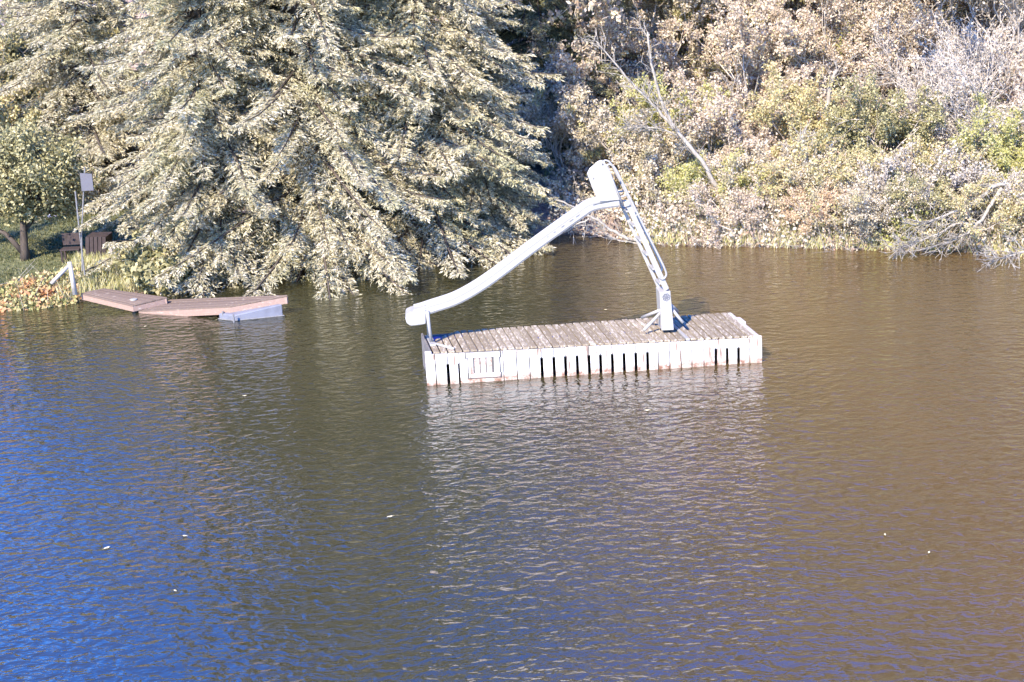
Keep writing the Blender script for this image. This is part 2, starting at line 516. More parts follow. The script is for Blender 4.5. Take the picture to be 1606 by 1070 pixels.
def wall(s0, t0, s1, t1, h0, h1, th=.03):
    a0, b0 = R(s0, t0, h0), R(s1, t1, h0); a1, b1 = R(s0, t0, h1), R(s1, t1, h1)
    if h0 < -.6: a0[2] = b0[2] = -.25
    dd = unit(np.array([b0[0] - a0[0], b0[1] - a0[1], 0])); nn = np.array([-dd[1], dd[0], 0]) * th
    mb.hexa([a0, b0, b0 + nn, a0 + nn, a1, b1, b1 + nn, a1 + nn])
wall(.003, -.012, .997, -.012, -.19, -.034)
wall(.0, .02, .0, .99, -.7, .006); wall(1.0, .02, 1.0, .98, -.7, -.034, .03)
wall(1.0, 1.0, 0.0, 1.0, -.7, -.034)
mb.build('rim_beam', plain('gap_shade_white', (.16, .145, .13), .7, .3, 8), raft)  # white beam darkened: shade in the board gaps put into its colour
mb = MB(RO)                                    # left front corner board, rises a touch above the deck
wall(-.020, -.02, -.002, -.045, -.7, .012, .03); mb.build('corner_board', M['raftside'], raft, bevel=.003)
mb = MB(RO); wall(.978, -.045, 1.004, -.045, -.7, .008, .02); mb.build('corner_board', M['raftside'], raft, bevel=.003)
# framed hatch
def wpt(px, py, off): return PL(px, py, FL - nrm * off, nrm)
hz = MB(RO)
def hatchbar(s0, s1, h0, h1, o0, o1, mbx):
    p = []
    for h in (h0, h1):
        for s, o_ in ((s0, o1), (s1, o1), (s1, o0), (s0, o0)):
            p.append(R(s, 0, h) - nrm * o_)
    mbx.hexa(p)
a, b = px2s(730), px2s(782)
hatchbar(a, b, -.115, -.035, .049, .072, hz); hatchbar(a + .006, b, -.44, -.37, .049, .068, hz)
hatchbar(a + .006, a + .020, -.369, -.116, .049, .064, hz); hatchbar(b - .018, b - .002, -.369, -.116, .049, .066, hz)
hz.build('hatch_frame', M['raftside'], raft, bevel=.003)
hz = MB(RO); hatchbar(a - .004, b + .004, -.133, -.030, .0462, .0482, hz); hatchbar(a + .001, b + .004, -.456, -.362, .0462, .0482, hz)
hatchbar(a + .003, b + .0015, -.361, -.128, .0462, .0482, hz); hz.build('hatch_back', M['dark_seam'], raft)
hz = MB(RO); k = 3
for i in range(k):
    s0 = a + .024 + i * (b - a - .046) / k; hatchbar(s0, s0 + (b - a - .046) / k - .003, -.365, -.12, .0485, .056, hz)
hz.build('hatch_slat', plain('rust_stained_white', (.42, .36, .31), .6, .3, 18, dark=(.22, .12, .07)), raft)
# blue drums under the deck at the back corners, seen through the cut-outs
def drum(s, t, ds):
    mb = MB(RO); c0, c1 = R(s, t, -.20), R(s + ds, t, -.20)
    P = [c0 * (1 - q) + c1 * q for q in np.linspace(0, 1, 9)]
    mb.tube(P, [.12, .17, .18, .17, .18, .18, .17, .18, .12], 16)
    mb.build('float_drum', M['blue'], raft, smooth=True)
drum(.006, .83, .13); drum(.73, .82, .11); drum(.3, .5, .17); drum(.52, .5, .17)

# ------------------------------------------------ the slide (a thing of its own, standing on the raft)
t_mid = .5
pm = (FL + BL * [1, 1, 0]) / 2
TW = .34                                       # trough width
pn, pf = pm - nrm * TW / 2, pm + nrm * TW / 2
NW = lambda x, y: PL(x, y, pn, nrm)
slide = thing('water_slide', PL(1047, 515, pm, nrm), 'tall white water slide with ladder and long chute, standing on the raft', 'slide')
SO = np.array(slide.location)
botpx = [(652, 500), (662, 497.5), (682, 491), (715, 480), (746.7, 463.6), (781.5, 440.4), (831.7, 402.5), (870, 374.5), (905, 349.5), (920, 339), (927, 334), (934, 331), (945, 328.5), (972, 325)]
def spl(pts, n):
    pts = np.array(pts, float); out = []
    for i in range(len(pts) - 1):
        p0 = pts[max(i - 1, 0)]; p1 = pts[i]; p2 = pts[i + 1]; p3 = pts[min(i + 2, len(pts) - 1)]
        for t in np.linspace(0, 1, n, endpoint=False):
            out.append(.5 * ((2 * p1) + (-p0 + p2) * t + (2 * p0 - 5 * p1 + 4 * p2 - p3) * t * t + (-p0 + 3 * p1 - 3 * p2 + p3) * t ** 3))
    out.append(pts[-1]); return out
base = spl([NW(x, y) for x, y in botpx], 4)
V_, F_ = [], []
WH = .135
prof = [(-.006, WH + .012, 0), (-.010, WH - .002, 0), (-.003, WH - .03, 0), (.0, .03, 0), (.02, .0, 0), (TW - .02, 0, 0), (TW, .03, 0), (TW + .004, WH - .004, 0), (TW + .03, WH - .005, 0),
        (TW + .012, WH + .012, 0), (TW - .012, WH + .006, 0), (TW - .022, .095, 0), (TW - .06, .08, 0), (.06, .08, 0), (.022, .095, 0), (.012, WH + .006, 0)]
for i, p in enumerate(base):
    a = base[max(i - 1, 0)]; b = base[min(i + 1, len(base) - 1)]
    t = (b - a) / np.linalg.norm(b - a); upn = np.cross(t, nrm); upn *= np.sign(upn[2])
    for (w_, h_, _) in prof:
        V_.append(p + nrm * w_ + upn * h_)
k = len(prof)
for i in range(len(base) - 1):
    for j in range(k):
        F_.append((i * k + j, (i + 1) * k + j, (i + 1) * k + (j + 1) % k, i * k + (j + 1) % k))
F_.append(tuple(range(k))); F_.append(tuple(range(len(base) * k - 1, (len(base) - 1) * k - 1, -1)))
mb = MB(SO); mb.add(V_, F_); mb.build('chute', M['white'], slide)
# rounded exit lip
mb = MB(SO)
o_ = [(668, 485), (668, 508), (655, 510), (644, 511), (638, 507), (635.5, 500), (637, 493), (644, 489.5)]
mb.slab([NW(x, y) - nrm * .03 for x, y in o_], nrm * (TW + .06))
mb.build('exit_lip', M['white'], slide, bevel=.02)
# seam on the near wall
mb = MB(SO)
sm = [NW(x, y) - nrm * .013 for x, y in [(930, 321.5), (936, 319.5), (948, 317.5), (969, 313.5)]]
mb.tube(sm, .004, 6); mb.build('seam', M['dark_seam'], slide)
for (x0, x1) in ((903, 909), (893, 899), (880, 885), (868, 871), (858, 860)):
    mb = MB(SO)
    f_ = lambda x: 321.5 + (930 - x) * .70
    mb.tube([NW(x0, f_(x0)) - nrm * .013, NW(x1, f_(x1)) - nrm * .013], .003, 6)
    mb.build('seam', M['dark_seam'], slide)
# side guards at the top
hp = [(925, 278), (929, 270), (942, 258.5), (947, 256.5), (953, 258), (974, 313), (940, 316), (933, 300)]
hp2 = [(x + 2, y) for x, y in hp]
hp = spl(hp[:1] + hp[1:], 1)
mb = MB(SO); mb.slab([NW(x, y) - nrm * .03 for x, y in hp], nrm * .025); mb.build('side_guard', M['white'], slide, bevel=.006)
q = nrm * (TW + .005)
mb = MB(SO); mb.slab([NW(x, y) + q for x, y in hp], nrm * .025); mb.build('side_guard', M['white'], slide, bevel=.006)
mb = MB(SO); mb.tube([NW(943.5, 257.5) - nrm * .035, NW(945.5, 257) - nrm * .035], .012, 8); mb.build('bolt', M['dark_seam'], slide); mb = MB(SO); mb.tube([NW(931, 278) - nrm * .033, NW(930.5, 281) - nrm * .033], .006, 6)
mb.build('bolt', M['dark_seam'], slide)
# ladder: two stringers, rungs
for off, nm in ((-.02, 0), (TW - .02, 1)):
    mb = MB(SO)
    a0, a1 = (979, 317), (1042, 458); b0, b1 = (986, 313), (1049, 452)
    hw = 0 if nm == 0 else 0
    o_ = [a0, a1, b1, b0] if nm == 0 else [(973, 319), (1036, 459), (1041, 457), (978, 317)]
    mb.slab([NW(x, y) + nrm * off for x, y in o_], nrm * .035)
    mb.build('stringer', M['white_metal'], slide, bevel=.005)
for i in range(6):
    f_ = (i + .5) / 6; x = 977 + f_ * 62; y = 322 + f_ * 136
    mb = MB(SO); c = NW(x, y)
    P = [c + ux * .0, c + ux * .05, c + ux * .03 + nrm * (TW - .02), c + ux * -.02 + nrm * (TW - .02)]
    mb.slab(P, (0, 0, .025)); mb.build('rung', M['white_metal'], slide, bevel=.004)
# hand rails
for off in (-.035, TW + .03):
    mb = MB(SO)
    P = spl([NW(x, y) + nrm * off for x, y in [(951, 262), (954, 257.5), (962, 261), (971, 276), (990, 315), (1012, 360), (1034, 404), (1043.5, 425), (1043.5, 433), (1038, 437), (1032, 433)]], 5)
    mb.tube(P, .016, 10)
    mb.build('handrail', M['white_metal'], slide, smooth=True)
    mb = MB(SO)
    mb.tube([NW(x, y) + nrm * off for x, y in [(951, 262), (962, 287), (977, 322)]], .017, 8)
    for (x, y, x2, y2) in ((983, 306, 973, 308), (988, 321, 979, 323)):
        mb.tube([NW(x, y) + nrm * off, NW(x2, y2) + nrm * off], .014, 8)
    mb.build('inner_rail', M['white_metal'], slide, smooth=True)
# post casing with mark
mb = MB(SO)
o_ = [(1037.5, 518), (1056.5, 517), (1051, 456), (1034, 458)]
mb.slab([NW(x, y) - nrm * .03 for x, y in o_], nrm * (TW + .02)); post = mb.build('post_casing', M['white'], slide, bevel=.008)
mb = MB(SO)
cc = NW(1044.5, 465.5) - nrm * .034; e1 = ux; e2 = np.array([0, 0, 1.0])
for i in range(7):
    an = 2 * pi * i / 7 + .3; c = cc + (e1 * cos(an) + e2 * sin(an)) * .038
    loop = [c + (e1 * cos(a_) + e2 * sin(a_)) * .02 for a_ in np.linspace(0, 2 * pi, 10)]
    mb.tube(loop, .008, 5, cap=False)
mb.tube([cc + e1 * -.02, cc + e1 * .02], .008, 6); mb.tube([cc + e2 * -.02, cc + e2 * .02], .008, 6)
mb.build('mark', M['mark_grey'], slide)
# braces at the post
for (x0, y0, x1, y1, off) in ((1038, 492, 1009, 518, -.02), (1053, 484, 1071, 506, -.02), (1038, 488, 1014, 509, TW + .1), (1053, 480, 1070, 498, TW + .05)):
    mb = MB(SO); a = NW(x0, y0) + nrm * .08; b = NW(x1, y1) + nrm * off
    mb.tube([a, b], .026, 10); mb.build('brace', M['white_metal'], slide, smooth=True)
# legs under the exit
mb = MB(SO); a = NW(670, 488) - nrm * .02; b = R(.012, .42, .01); a2 = a + nrm * TW
mb.tube([a, (a + b) / 2, b], [.03, .026, .028], 10); mb.build('leg', M['white_metal'], slide, smooth=True)
mb = MB(SO); mb.tube([a2, R(.012, .72, -.03)], .024, 10); mb.build('leg', M['white_metal'], slide, smooth=True)
mb = MB(SO); rbox(mb, .004, .022, .28, .80, -.002, .03); mb.build('foot_plate', M['white_metal'], slide, bevel=.004)
mb = MB(SO)
P0, P1 = R(.012, .40, .02), R(.07, .05, .012)
mb.tube([P0, P1], .022, 8); mb.build('ground_stay', M['white_metal'], slide, smooth=True)

# ================================================================== old dock by the left bank
def dock(name, label, corners, th, grp, n, along=True):
    c = sum(corners) / 4
    root = thing(name, (c[0], c[1], 0), label, 'dock', grp); O = np.array(root.location)
    fl, fr, br, bl = corners
    mb = MB(O)
    for i in range(n):
        a, b = (i + .04) / n, (i + .96) / n
        h = rnd.uniform(-.006, .006)
        q = [fl * (1 - a) + bl * a, fr * (1 - a) + br * a, fr * (1 - b) + br * b, fl * (1 - b) + bl * b]
        mb.hexa([p + [0, 0, -.03 + h] for p in q] + [p + [0, 0, h] for p in q])
    mb.build('deck', M['red_deck'], root, bevel=.004)
    mb = MB(O)
    for a, b in ((fl, fr), (fr, br), (br, bl), (bl, fl)):
        dd = unit(np.array([b[0] - a[0], b[1] - a[1], 0])); nn = np.array([dd[1], -dd[0], 0]) * .03
        a_ = a - nn * .0; b_ = b
        mb.hexa([a_ + [0, 0, -th], b_ + [0, 0, -th], b_ - nn + [0, 0, -th], a_ - nn + [0, 0, -th],
                 a_ + [0, 0, -.034], b_ + [0, 0, -.034], b_ - nn + [0, 0, -.034], a_ - nn + [0, 0, -.034]])
    mb.build('fascia', M['red_side'], root, bevel=.003)
    return root, O
c_fl, c_fr, c_br, c_bl = G(217, 487.5, .045), G(361, 480, .26), G(451, 463, .39), G(268, 470, .08)
dk, O = dock('dock', 'red-brown wooden dock on a grey-blue float, tilting down at its left end', [c_fl, c_fr, c_br, c_bl], .16, None, 11)
mb = MB(O)
f0, f1, f2 = G(342, 501, 0), G(368, 504, 0), G(446, 496, 0)
f3 = f0 + (f2 - f1)
cc = (f0 + f1 + f2 + f3) / 4
q = [f0, f1, f2, f3]
tz = [.115, .115, .235, .235]
mb.hexa([cc + (p - cc) * .97 + [0, 0, -.2] for p in q] + [cc + (p - cc) * .97 + [0, 0, z_] for p, z_ in zip(q, tz)])
mb.build('float', M['float'], dk, bevel=.02)
mb = MB(O)
mb.hexa([cc + (p - cc) * 1.01 + [0, 0, .0] for p in q] + [cc + (p - cc) * 1.01 + [0, 0, .022] for p in q])
mb.build('float_rim', M['greypaint'], dk, bevel=.006)
for (x, y) in ((351, 501), (367.5, 506)):
    b = G(x, y, 0); mb = MB(O); mb.tube([b + [0, 0, -.2], b + [0, -.02, .16]], .018, 8); mb.build('bracket', M['greypaint'], dk)
r_fl, r_fr, r_br, r_bl = G(127, 460, .36), G(208, 479, .17), G(262, 466, .22), G(163, 452, .36)
rp, O2 = dock('gangway', 'short red-brown ramp sloping from the bank down to the dock', [r_fl, r_fr, r_br, r_bl], .13, None, 9)
rp['category'] = 'ramp'
p = G(212, 488, .0)
ps = thing('mooring_post', (p[0], p[1], -.3), 'stubby grey-white post at the joint of ramp and dock', 'post')
mb = MB(np.array(ps.location)); mb.tube([p + [0, 0, -.3], p + [0, 0, .22]], .06, 14); mb.build('post_body', M['greypaint'], ps, smooth=False, bevel=.008)
mb = MB(np.array(ps.location)); mb.tube([p + [0, 0, .22], p + [0, 0, .245]], .07, 14); mb.build('post_cap', M['white_metal'], ps, bevel=.004)

# ================================================================== trees
def spruce_mesh(seed, H, Rb, zlow, dens=1.0, zfine=8.0, mt=None, top=.9):
    rng = np.random.default_rng(seed)
    P, Dr, L, W = [], [], [], []
    TA, TB, ra, rb = [], [], [], []
    z = zlow
    while z < H - .25:
        fine = z < zfine
        nb = rng.integers(6, 9) if fine else rng.integers(5, 7)
        for b in range(nb):
            a = rng.uniform(0, 2 * pi); o = np.array([cos(a), sin(a), 0]); s = np.array([-sin(a), cos(a), 0])
            z0 = z + rng.uniform(-.15, .15)
            Lb = Rb * max(0.04, 1 - z0 / H) ** top * rng.uniform(.5, 1.14)
            k1 = rng.uniform(-.05, .20) - .18 * (z0 < H * .4); k2 = rng.uniform(.22, .42); k3 = rng.uniform(.05, .22)
            def cur(u):
                return np.stack([o[0] * Lb * u, o[1] * Lb * u, z0 + Lb * (k1 * u - k2 * u ** 2 + k3 * u ** 4)], -1)
            uu = np.linspace(0, 1, 6); cp = cur(uu)
            bend = rng.normal() * .08 * Lb; cp[:, :2] += s[:2] * bend * (uu ** 2)[:, None]
            TA.append(cp[:-1]); TB.append(cp[1:])
            r_ = .007 + .012 * Lb * (1 - uu); ra.append(r_[:-1]); rb.append(r_[1:])
            step = .085 if fine else .2
            n = max(3, int(Lb / step * dens)); 
            u = np.repeat(np.linspace(.12, 1, n), 2) + rng.normal(size=2 * n) * .01
            u = np.clip(u, .05, 1)
            side = np.tile([1.0, -1.0], n)
            l = (.16 + .62 * (1 - u)) * rng.uniform(.6, 1.2, 2 * n) * min(1.0, .35 + Lb / 3.0)
            bp = cur(u); bp[:, :2] += s[:2] * bend * (u ** 2)[:, None]
            bd = unit(o * .75 + s * side[:, None] * .75 + np.array([0, 0, -.12]) + rng.normal(size=(2 * n, 3)) * .16)
            m_ = 18 if fine else 6
            q = np.linspace(.12, 1, m_)
            droop = rng.uniform(.25, .75, 2 * n)
            pos = bp[:, None, :] + bd[:, None, :] * (l[:, None] * q)[..., None]
            pos[..., 2] -= (droop[:, None] * l[:, None] * q ** 2) * .6
            sd = np.cross(bd, [0, 0, 1.0]); sgn = np.where(np.arange(m_) % 2 == 0, 1, -1)
            dd = bd[:, None, :] * .75 + unit(sd)[:, None, :] * sgn[None, :, None] * .55 + np.array([0, 0, -.35])
            dd = unit(dd + rng.normal(size=dd.shape) * .28).reshape(-1, 3)
            pos = pos.reshape(-1, 3)
            ll = rng.uniform(.06, .125, len(pos)) * (1 if fine else 1.7)
            P.append(pos); Dr.append(dd); L.append(ll); W.append(ll * rng.uniform(.19, .30, len(pos)) * (1 if fine else 1.4))
        z += rng.uniform(.15, .24) if fine else rng.uniform(.34, .46)
    P = np.concatenate(P); Dr = np.concatenate(Dr); L = np.concatenate(L); W = np.concatenate(W)
    Vq = leaf_quads(rng, P, Dr, L, W)
    crown = np_mesh('crown', Vq, quadfaces(len(Vq)), mt or M['spruce'])
    V2, F2 = seg_tubes(np.concatenate(TA), np.concatenate(TB), np.concatenate(ra), np.concatenate(rb))
    limbs = np_mesh('limbs', V2, F2, M['bark_dark'])
    mb = MB(); mb.tube([(0, 0, -.4), (0, 0, .5), (.04, .02, H * .5), (0, 0, H)], [.30, .23, .14, .02], 12)
    tk = mb.build('trunk', M['bark_dark'], smooth=True); tme = tk.data; bpy.data.objects.remove(tk)
    return tme, limbs, crown
def put_tree(name, meshes, names, x, y, label, cat, grp, rz=0, s=1.0, mats=None, tilt=None, dz=0):
    z = float(ground(x, y)) - .05 + dz
    root = thing(name, (x, y, z), label, cat, grp, rz, s)
    if tilt: root.rotation_euler = (tilt[0], tilt[1], rz)
    for nm, me in zip(names, meshes):
        c = link(bpy.data.objects.new(nm, me), root)
        if mats and nm in mats:
            c.material_slots[0].link = 'OBJECT'; c.material_slots[0].material = mats[nm]
    return root
TN = ['trunk', 'limbs', 'crown']
spA = spruce_mesh(11, 24, 3.9, .35, zfine=7.5)
spB = spruce_mesh(23, 14.5, 3.5, .35, zfine=7.5)
spC = spruce_mesh(37, 10.0, 3.4, .30)
_sp = np.array(shore)
def sy(px):                                    # how far the shore lies under a pixel column, against 31.2 m
    d_ = 31.2
    for _ in range(6): d_ = float(np.interp(xa(px, d_), _sp[:, 0], _sp[:, 1]))
    return d_ - 31.2
def xa(px, dist):                              # world x under a pixel column at a distance
    return D(px, 250, dist)[0]
G1 = 'spruces along the left bank'
put_tree('spruce_tree', spB, TN, xa(335, 30.7), 30.7, 'broad pale spruce over the ramp and dock, behind the leafy green bush', 'spruce tree', G1, 0.9, .92)
put_tree('spruce_tree', spA, TN, xa(485, 31.0), 31.0, 'tallest pale spruce, right of the dock with boughs touching the water', 'spruce tree', G1, 2.0)
put_tree('spruce_tree', spB, TN, xa(668, 31.9), 31.9, 'pale spruce whose lowest boughs sweep out over the water behind the slide chute', 'spruce tree', G1, 4.2, 1.0)
put_tree('spruce_tree', spC, TN, xa(150, 38.0), 38.0, 'pale spruce behind the white board, at the back of the lawn', 'spruce tree', G1, 1.5, 1.05)
put_tree('spruce_tree', spB, TN, xa(390, 38.5), 38.5, 'second-row spruce in the gap between the dock spruce and the tallest one', 'spruce tree', G1, 2.9, 1.25)
put_tree('spruce_tree', spA, TN, xa(575, 38.8), 38.8, 'tall spruce in the second row, behind the gap right of the tallest one', 'spruce tree', G1, 5.1, .85)
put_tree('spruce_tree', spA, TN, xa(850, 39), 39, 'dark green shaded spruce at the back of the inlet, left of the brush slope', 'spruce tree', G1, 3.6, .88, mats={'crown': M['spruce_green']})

put_tree('spruce_tree', spC, TN, xa(752, 32.4), 32.4, 'small spruce tucked at the right end of the row, beside the dark inlet', 'spruce tree', G1, 2.2, .62)
put_tree('spruce_tree', spB, TN, -15.0, 27.4, 'unseen spruce added left of the lawn to shade the grass', 'spruce tree', G1, 1.1, .62)  # out of view, added to cast shade on the lawn
# ---- broadleaf shrubs: twigs grown level by level, leaves along the last twigs
def shrub_mesh(seed, H, stems=5, spread=.5, levels=5, leaf=.07, nleaf=14, grav=0.0, leafless=0.0, fan=3):
    rng = np.random.default_rng(seed)
    n = stems
    P = rng.normal(size=(n, 3)) * [.12, .12, 0]
    a = rng.uniform(0, 2 * pi, n)
    Dr = unit(np.stack([np.cos(a) * spread, np.sin(a) * spread, np.ones(n)], -1))
    L = np.full(n, H * .36) * rng.uniform(.7, 1.2, n); r = np.full(n, .012 + H * .008)
    A, B, RA, RB = [], [], [], []
    ends = []
    for lv in range(levels):
        # two bent pieces per twig
        mid = P + Dr * (L * .5)[:, None]
        D2 = unit(Dr + rng.normal(size=Dr.shape) * .22 + np.array([0, 0, .06 - grav]))
        E = mid + D2 * (L * .5)[:, None]
        A += [P, mid]; B += [mid, E]; RA += [r, r * .85]; RB += [r * .85, r * .62]
        if lv >= levels - 2: ends.append((mid, E))
        kids = fan if lv < levels - 1 else 0
        if not kids: break
        nP, nD, nL, nr = [], [], [], []
        for k in range(kids):
            q = rng.uniform(.25, 1.0, len(P)) if k else np.ones(len(P))
            st = np.where(q[:, None] < .5, P + Dr * (L * q)[:, None], mid + D2 * (L * (q - .5))[:, None])
            nd = unit(D2 + rng.normal(size=D2.shape) * (.55 if k else .3) + np.array([0, 0, .10 - grav]))
            nP.append(st); nD.append(nd); nL.append(L * rng.uniform(.52, .86, len(L))); nr.append(r * .58)
        P, Dr, L, r = map(np.concatenate, (nP, nD, nL, nr))
    A, B, RA, RB = map(np.concatenate, (A, B, RA, RB))
    V2, F2 = seg_tubes(A, B, np.maximum(RA, .005), np.maximum(RB, .004))
    tw = np_mesh('branches', V2, F2, M['bark_grey'])
    EA = np.concatenate([e[0] for e in ends]); EB = np.concatenate([e[1] for e in ends])
    if leafless: 
        keep = rng.random(len(EA)) > leafless; EA, EB = EA[keep], EB[keep]
    q = rng.random((len(EA), nleaf, 1))
    LP = (EA[:, None] * (1 - q) + EB[:, None] * q).reshape(-1, 3) + rng.normal(size=(len(EA) * nleaf, 3)) * .05
    LD = unit(rng.normal(size=LP.shape) + np.array([0, 0, -.25]))
    ll = leaf * rng.uniform(.55, 1.35, len(LP))
    Vq = leaf_quads(rng, LP, LD, ll, ll * rng.uniform(.5, .8, len(LP)))
    lf = np_mesh('leaves', Vq, quadfaces(len(Vq)), M['leaf_tan'])
    return tw, lf
SN = ['branches', 'leaves']
shA = shrub_mesh(3, 2.6, 7, .75, 5, .062, 44)
shB = shrub_mesh(5, 3.6, 6, .5, 5, .070, 54)
shC = shrub_mesh(8, 2.0, 9, 1.1, 5, .055, 22, grav=.03)
shBare = shrub_mesh(13, 2.9, 9, .9, 6, .055, 3, leafless=.3)
shTall = shrub_mesh(17, 9.5, 5, .30, 6, .085, 44)
print('FACES', len(spA[2].polygons), len(spB[2].polygons), len(spC[2].polygons), [len(s[1].polygons) for s in (shA, shB, shC, shBare, shTall)], [len(s[0].polygons) for s in (shA, shB, shC, shBare, shTall)])
SH = [ # px, dist, proto, material, scale, label
 (905, 34.2, shA, 'leaf_tan', 1.1, 'tan shrub at the mouth of the inlet, just right of the dark spruce'),
 (950, 36.5, shB, 'leaf_pink', 1.1, 'pinkish shrub above and behind the top of the slide'),
 (1010, 33.6, shA, 'leaf_tan', 1.0, 'tan shrub on the bank behind the slide ladder'),
 (1060, 35.0, shA, 'leaf_green', .95, 'shrub with bright green leaf patches beside the leaning birch trunk'),
 (1095, 33.0, shC, 'leaf_green', .85, 'low yellow-green shrub over the grassy waterline right of the ladder'),
 (1150, 34.2, shA, 'leaf_pink', 1.0, 'pinkish shrub around the foot of the leaning birch'),
 (1010, 39.5, shB, 'leaf_tan', 1.15, 'tan shrub high on the slope, left of the birch top'),
 (1090, 40.5, shB, 'leaf_yellow', 1.1, 'yellow-green shrub at the top edge, right of the birch top'),
 (1180, 37.0, shB, 'leaf_pink', 1.0, 'pale pink-brown shrub halfway up the slope right of the birch'),
 (1215, 33.2, shC, 'leaf_tan', 1.0, 'low tan shrub hanging over the water below the dead snag'),
 (1270, 34.6, shA, 'leaf_yellow', .95, 'yellowish shrub just behind the dead snag'),
 (1320, 33.0, shC, 'leaf_yellow', 1.0, 'low yellow-green shrub at the waterline right of the dead snag'),
 (1215, 41.0, shB, 'leaf_yellow', 1.2, 'yellow-green shrub with orange leaves high on the slope above the white trunk'),
 (1300, 41.5, shB, 'leaf_yellow', 1.25, 'broad yellow shrub at the top edge, up the slope right of centre'),
 (1290, 37.5, shB, 'leaf_pink', .9, 'reddish-brown shrub beside the white upright trunk'),
 (1385, 38.0, shA, 'leaf_pink', 1.1, 'pinkish shrub below the arching pale branch'),
 (1395, 34.4, shA, 'leaf_olive', .95, 'olive shrub low on the slope between snag and fallen limb'),
 (1420, 32.8, shC, 'leaf_grey', 1.0, 'grey twiggy shrub dipping into the water left of the fallen limb'),
 (1390, 42.5, shB, 'leaf_orange', 1.0, 'orange-tinged shrub at the top edge above the arching branch'),
 (1470, 40.5, shBare, 'leaf_grey', 1.25, 'bare grey shrub high on the slope right of the orange-tinged one'),
 (1470, 36.4, shBare, 'leaf_grey', 1.1, 'bare pale grey thicket left of the dark hollow'),
 (1560, 35.2, shBare, 'leaf_grey', 1.15, 'bare silvery thicket just above the bright green bush at the right edge'),
 (1590, 39.5, shBare, 'leaf_grey', 1.35, 'bare silvery shrub above the dark hollow at the right edge'),
 (1585, 33.6, shA, 'leaf_green', .8, 'bright green bush at the right edge over the fallen limb'),
 (1500, 33.6, shC, 'leaf_yellow', .95, 'yellow-green low shrub under the fallen limb'),
 (1600, 32.2, shC, 'leaf_grey', .8, 'grey twiggy low shrub reaching over the water at the right edge'),
 (1165, 31.6, shC, 'leaf_pink', .75, 'low pinkish shrub with tips in the water, between ladder and snag'),
 (1370, 31.8, shC, 'leaf_tan', .8, 'low tan shrub at the waterline midway between snag and fallen limb'),
 (1265, 31.7, shC, 'leaf_orange', .7, 'low orange-tinged shrub at the waterline under the dead snag'),
 (1470, 31.9, shC, 'leaf_olive', .8, 'low olive shrub at the waterline beside the tip of the fallen limb'),
 (1555, 31.8, shC, 'leaf_yellow', .8, 'low yellowish shrub at the waterline behind the tangled branch tips'),
 (1530, 44.0, shB, 'leaf_pink', 1.3, 'pinkish shrub at the top right corner of the slope'),
]
G2 = 'shrubs on the brush slope'
for i, (px, ds, me, mt_, s_, lb) in enumerate(SH):
    ds += sy(px)
    put_tree('shrub', me, SN, xa(px, ds), ds, lb, 'shrub', G2, (i * 2.4) % 6.28, s_, {'leaves': M[mt_]})
# tall trees on the slope: above the frame they close the view the water mirrors
G3 = 'tall trees on the brush slope'
for px, ds, s_, mt_, lb in ((1100, 43.5, 1.1, 'leaf_tan', 'tan-leaved tree at the top of the slope above the birch'),
                       (1330, 45, 1.0, 'leaf_yellow', 'yellow-leaved tree at the top of the slope behind the broad yellow shrub'),
                       (1500, 43, 1.5, 'leaf_grey', 'nearly bare grey tree at the top of the slope near the right corner'),
                       (1640, 42, 1.7, 'leaf_tan', 'tall tan tree at the right edge of the slope'),
                       (970, 44, 1.8, 'leaf_pink', 'pinkish-leaved tree at the top of the slope beside the dark spruce'),
                       (1560, 43, 1.6, 'leaf_pink', 'pink-brown tree on the slope beside the dark hollow'),
                       (1420, 42, 1.1, 'leaf_tan', 'tan tree on the slope above the arching pale branch'),
                       (1230, 45, .95, 'leaf_orange', 'orange-brown tree at the top of the slope above the upright white trunk'),
                       (1760, 41, 1.8, 'leaf_pink', 'tall brown tree just outside the right edge of the slope')):
    ds += sy(px)
    put_tree('broadleaf_tree', shTall, SN, xa(px, ds), ds, lb, 'tree', G3, px * .7, s_, {'leaves': M[mt_]})

# ---- left background
G4 = 'trees around the lawn'
for px, ds, me, mt_, s_, lb in ((20, 41, shB, 'leaf_olive', 1.3, 'olive bushy tree at the left edge, behind the lawn'),
                           (90, 43, shB, 'leaf_olive', 1.4, 'dark olive bush behind the lawn, left of the white board'),
                           (-30, 37.5, shB, 'leaf_yellow', 1.15, 'yellow-leaved bush at the left edge of the lawn'),
                           (60, 50, shB, 'leaf_tan', 1.5, 'tan bush on the far rise at the upper left'),
                           (-170, 45, shB, 'leaf_olive', 1.3, 'olive bush on the rise beyond the lawn, nearest outside the left edge'),
                           (-330, 44, shB, 'leaf_tan', 1.4, 'tan bush on the rise beyond the lawn, well outside the left edge'),
                           (-250, 52, shB, 'leaf_pink', 1.6, 'brown bush high on the rise, outside the left edge'),
                           (-480, 46, shB, 'leaf_olive', 1.5, 'olive bush farthest left on the rise beyond the lawn')):
    put_tree('bushy_tree', me, SN, xa(px, ds), ds, lb, 'tree', G4, px * .3 + 1, s_, {'leaves': M[mt_]})

